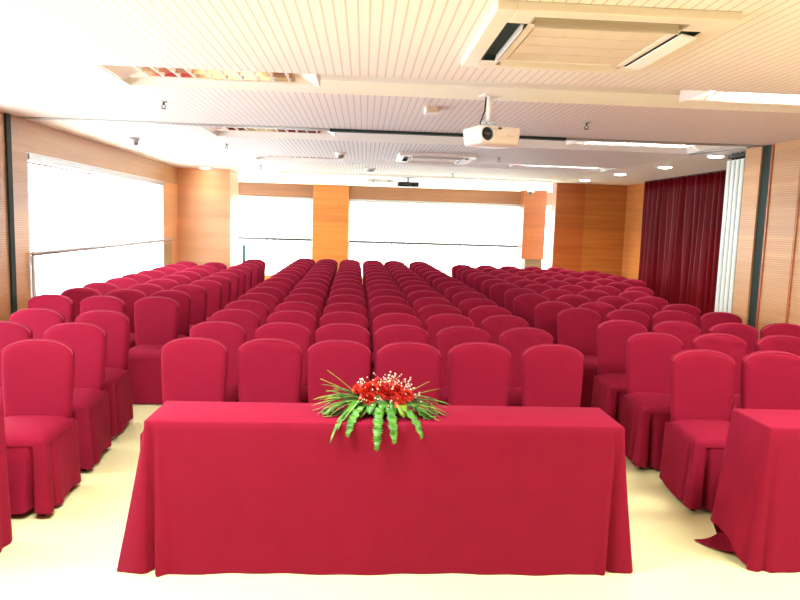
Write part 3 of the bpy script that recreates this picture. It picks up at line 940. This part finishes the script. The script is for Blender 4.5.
# long grassy blades fanning to both sides
for k in range(52):
    s = -1 if k % 17 < 10 else 1
    a = rf.uniform(-.55, .35); el = rf.uniform(.05, .75)
    d = (s*math.cos(a), math.sin(a)*.8-.1, el)
    leaf('grass_blade', 'grass' if rf.random() < .75 else 'lime', (s*rf.uniform(.05, .10), rf.uniform(-.04, .04), rf.uniform(.04, .07)), d, rf.uniform(.16, .28), rf.uniform(.25, 1.5), rf.uniform(.004, .010))
for s, d, l in ((-1, (-.75, .1, .75), .24), (1, (.75, 0, .62), .2), (-1, (-.9, .2, .55), .25), (1, (.9, .1, .4), .23)):
    leaf('grass_blade', 'lime', (s*.08, 0, .06), d, l, .25, .0035)
# fern fronds, four of them hanging over the front edge
for x, dx, l, dr in ((-.07, -.55, .23, 1.9), (-.0, -.08, .285, 2.3), (.035, .18, .25, 2.1), (.08, .75, .25, 1.7)):
    leaf('fern_frond', 'fern', (x, -.045, .055), (dx, -1, .35), l, dr, .027, .42, True)
for x, dx, dy, l in ((.10, 1.0, -.35, .22), (.11, 1.0, .1, .24), (-.1, -1, -.2, .22), (-.1, -1., .3, .22), (.1, .9, -.6, .2)):
    leaf('fern_frond', 'fern', (x, -.02, .05), (dx, dy, .45), l, 1.6, .022, .42)
for k in range(9):
    a = rf.uniform(0, 2*PI)
    leaf('broad_leaf', 'lime' if k % 2 else 'fern', (.09*math.cos(a), .035*math.sin(a), .05), (math.cos(a), math.sin(a)-.5, .5), rf.uniform(.09, .13), 1.5, .019)
leaf('grass_blade', 'grass', (-.12, -.05, .05), (-.75, -1, .25), .25, 1.7, .008, edge=True)
leaf('grass_blade', 'grass', (-.10, -.05, .05), (-.8, -1, .3), .2, 1.5, .009, edge=True)
for x, dx, dy, l, w_ in ((.085, .35, -1, .12, .026), (.06, .1, -1, .09, .02), (-.03, -.3, -1, .10, .022), (-.09, -.9, -.8, .12, .022), (.01, .1, -1, .085, .022)):
    leaf('broad_leaf', 'lime' if x > .07 else 'fern', (x, -.045, .075), (dx, dy, .25), l, 1.6, w_)
# carnations
def carnation(seed):
    r0 = random.Random(seed); bm = bmesh.new()
    for layer in range(5):
        rad = .042-.0065*layer; npet = 9-layer; tilt = .15+.32*layer
        for k in range(npet):
            a = 2*PI*k/npet+layer*.5+r0.uniform(-.15, .15)
            base = bm.verts.new((0, 0, .004*layer)); vs = []
            m_ = 6
            for j in range(m_+1):
                b_ = (j/m_-.5)*1.0
                rr = rad*(1+.14*(-1)**j)*r0.uniform(.92, 1.06)
                ca, sa = math.cos(a+b_*.85), math.sin(a+b_*.85)
                vs.append(bm.verts.new((rr*ca*math.cos(tilt), rr*sa*math.cos(tilt), .004*layer+rr*math.sin(tilt)+.003*(-1)**j)))
            for j in range(m_): bm.faces.new((base, vs[j], vs[j+1]))
    lathe(bm, [(0, -.03), (.008, -.028), (.012, -.012), (.016, .0)], 10)
    return bm
cms = [carnation(i) for i in range(3)]
for k, (x, y, z) in enumerate([(-.085, -.04, .10), (-.045, -.02, .125), (-.06, -.055, .085), (.0, -.045, .125), (.03, -.05, .105), (-.015, .01, .14), (.075, -.02, .12), (.085, -.08, .075), (.115, 0, .105), (.05, .03, .135), (-.1, .02, .11), (.135, -.03, .10)]):
    o = obj('carnation', cms[k % 3].copy(), M['petal'], t); o.location = (x, y, z)
    o.rotation_euler = (.75 if y < 0 else .2, x*2.0, rf.uniform(0, 3)); o.scale = (.82,)*3 if k in (8, 9, 11) else (1, 1, 1)
for c in cms: c.free()
# white sprays
def spray(seed):
    r0 = random.Random(seed); bm = bmesh.new()
    for k in range(9):
        p = Vector((r0.uniform(-.045, .045), r0.uniform(-.03, .03), r0.uniform(.0, .055)))
        tube(bm, [(0, 0, 0), p*.5, p], .0004, 3)
        bmesh.ops.create_icosphere(bm, subdivisions=1, radius=r0.uniform(.0035, .0055), matrix=Matrix.Translation(p))
    return bm
for k, (x, y, z) in enumerate([(-.10, -.02, .125), (-.065, -.06, .07), (-.075, -.075, .05), (-.025, -.07, .05), (.045, -.02, .13), (.06, .03, .15), (.09, .02, .14), (.02, .03, .15), (.14, .0, .11), (.125, .03, .12), (-.03, .03, .13), (.055, -.08, .055), (-.005, -.03, .13), (.16, -.03, .08)]):
    o = obj('white_spray', spray(k), M['bud'], t, True); o.location = (x, y, z); o.rotation_euler = (rf.uniform(-.2, .5), rf.uniform(-.4, .4), rf.uniform(0, 6))

# ------------------------------------------------------------------ daylight
w = bpy.data.worlds.new('sky'); sc.world = w; w.use_nodes = True
bg = w.node_tree.nodes['Background']; bg.inputs[0].default_value = (.93, .98, 1, 1); bg.inputs[1].default_value = 2.7

sc.view_settings.view_transform = 'Standard'
sc.view_settings.look = 'None'
sc.view_settings.exposure = 1.9
sc.view_settings.gamma = 1
sc.view_settings.use_curve_mapping = False
sc.cycles.max_bounces = 8
sc.cycles.diffuse_bounces = 5
sc.cycles.transparent_max_bounces = 12
sc.cycles.use_denoising = True
sc.cycles.sample_clamp_indirect = 6
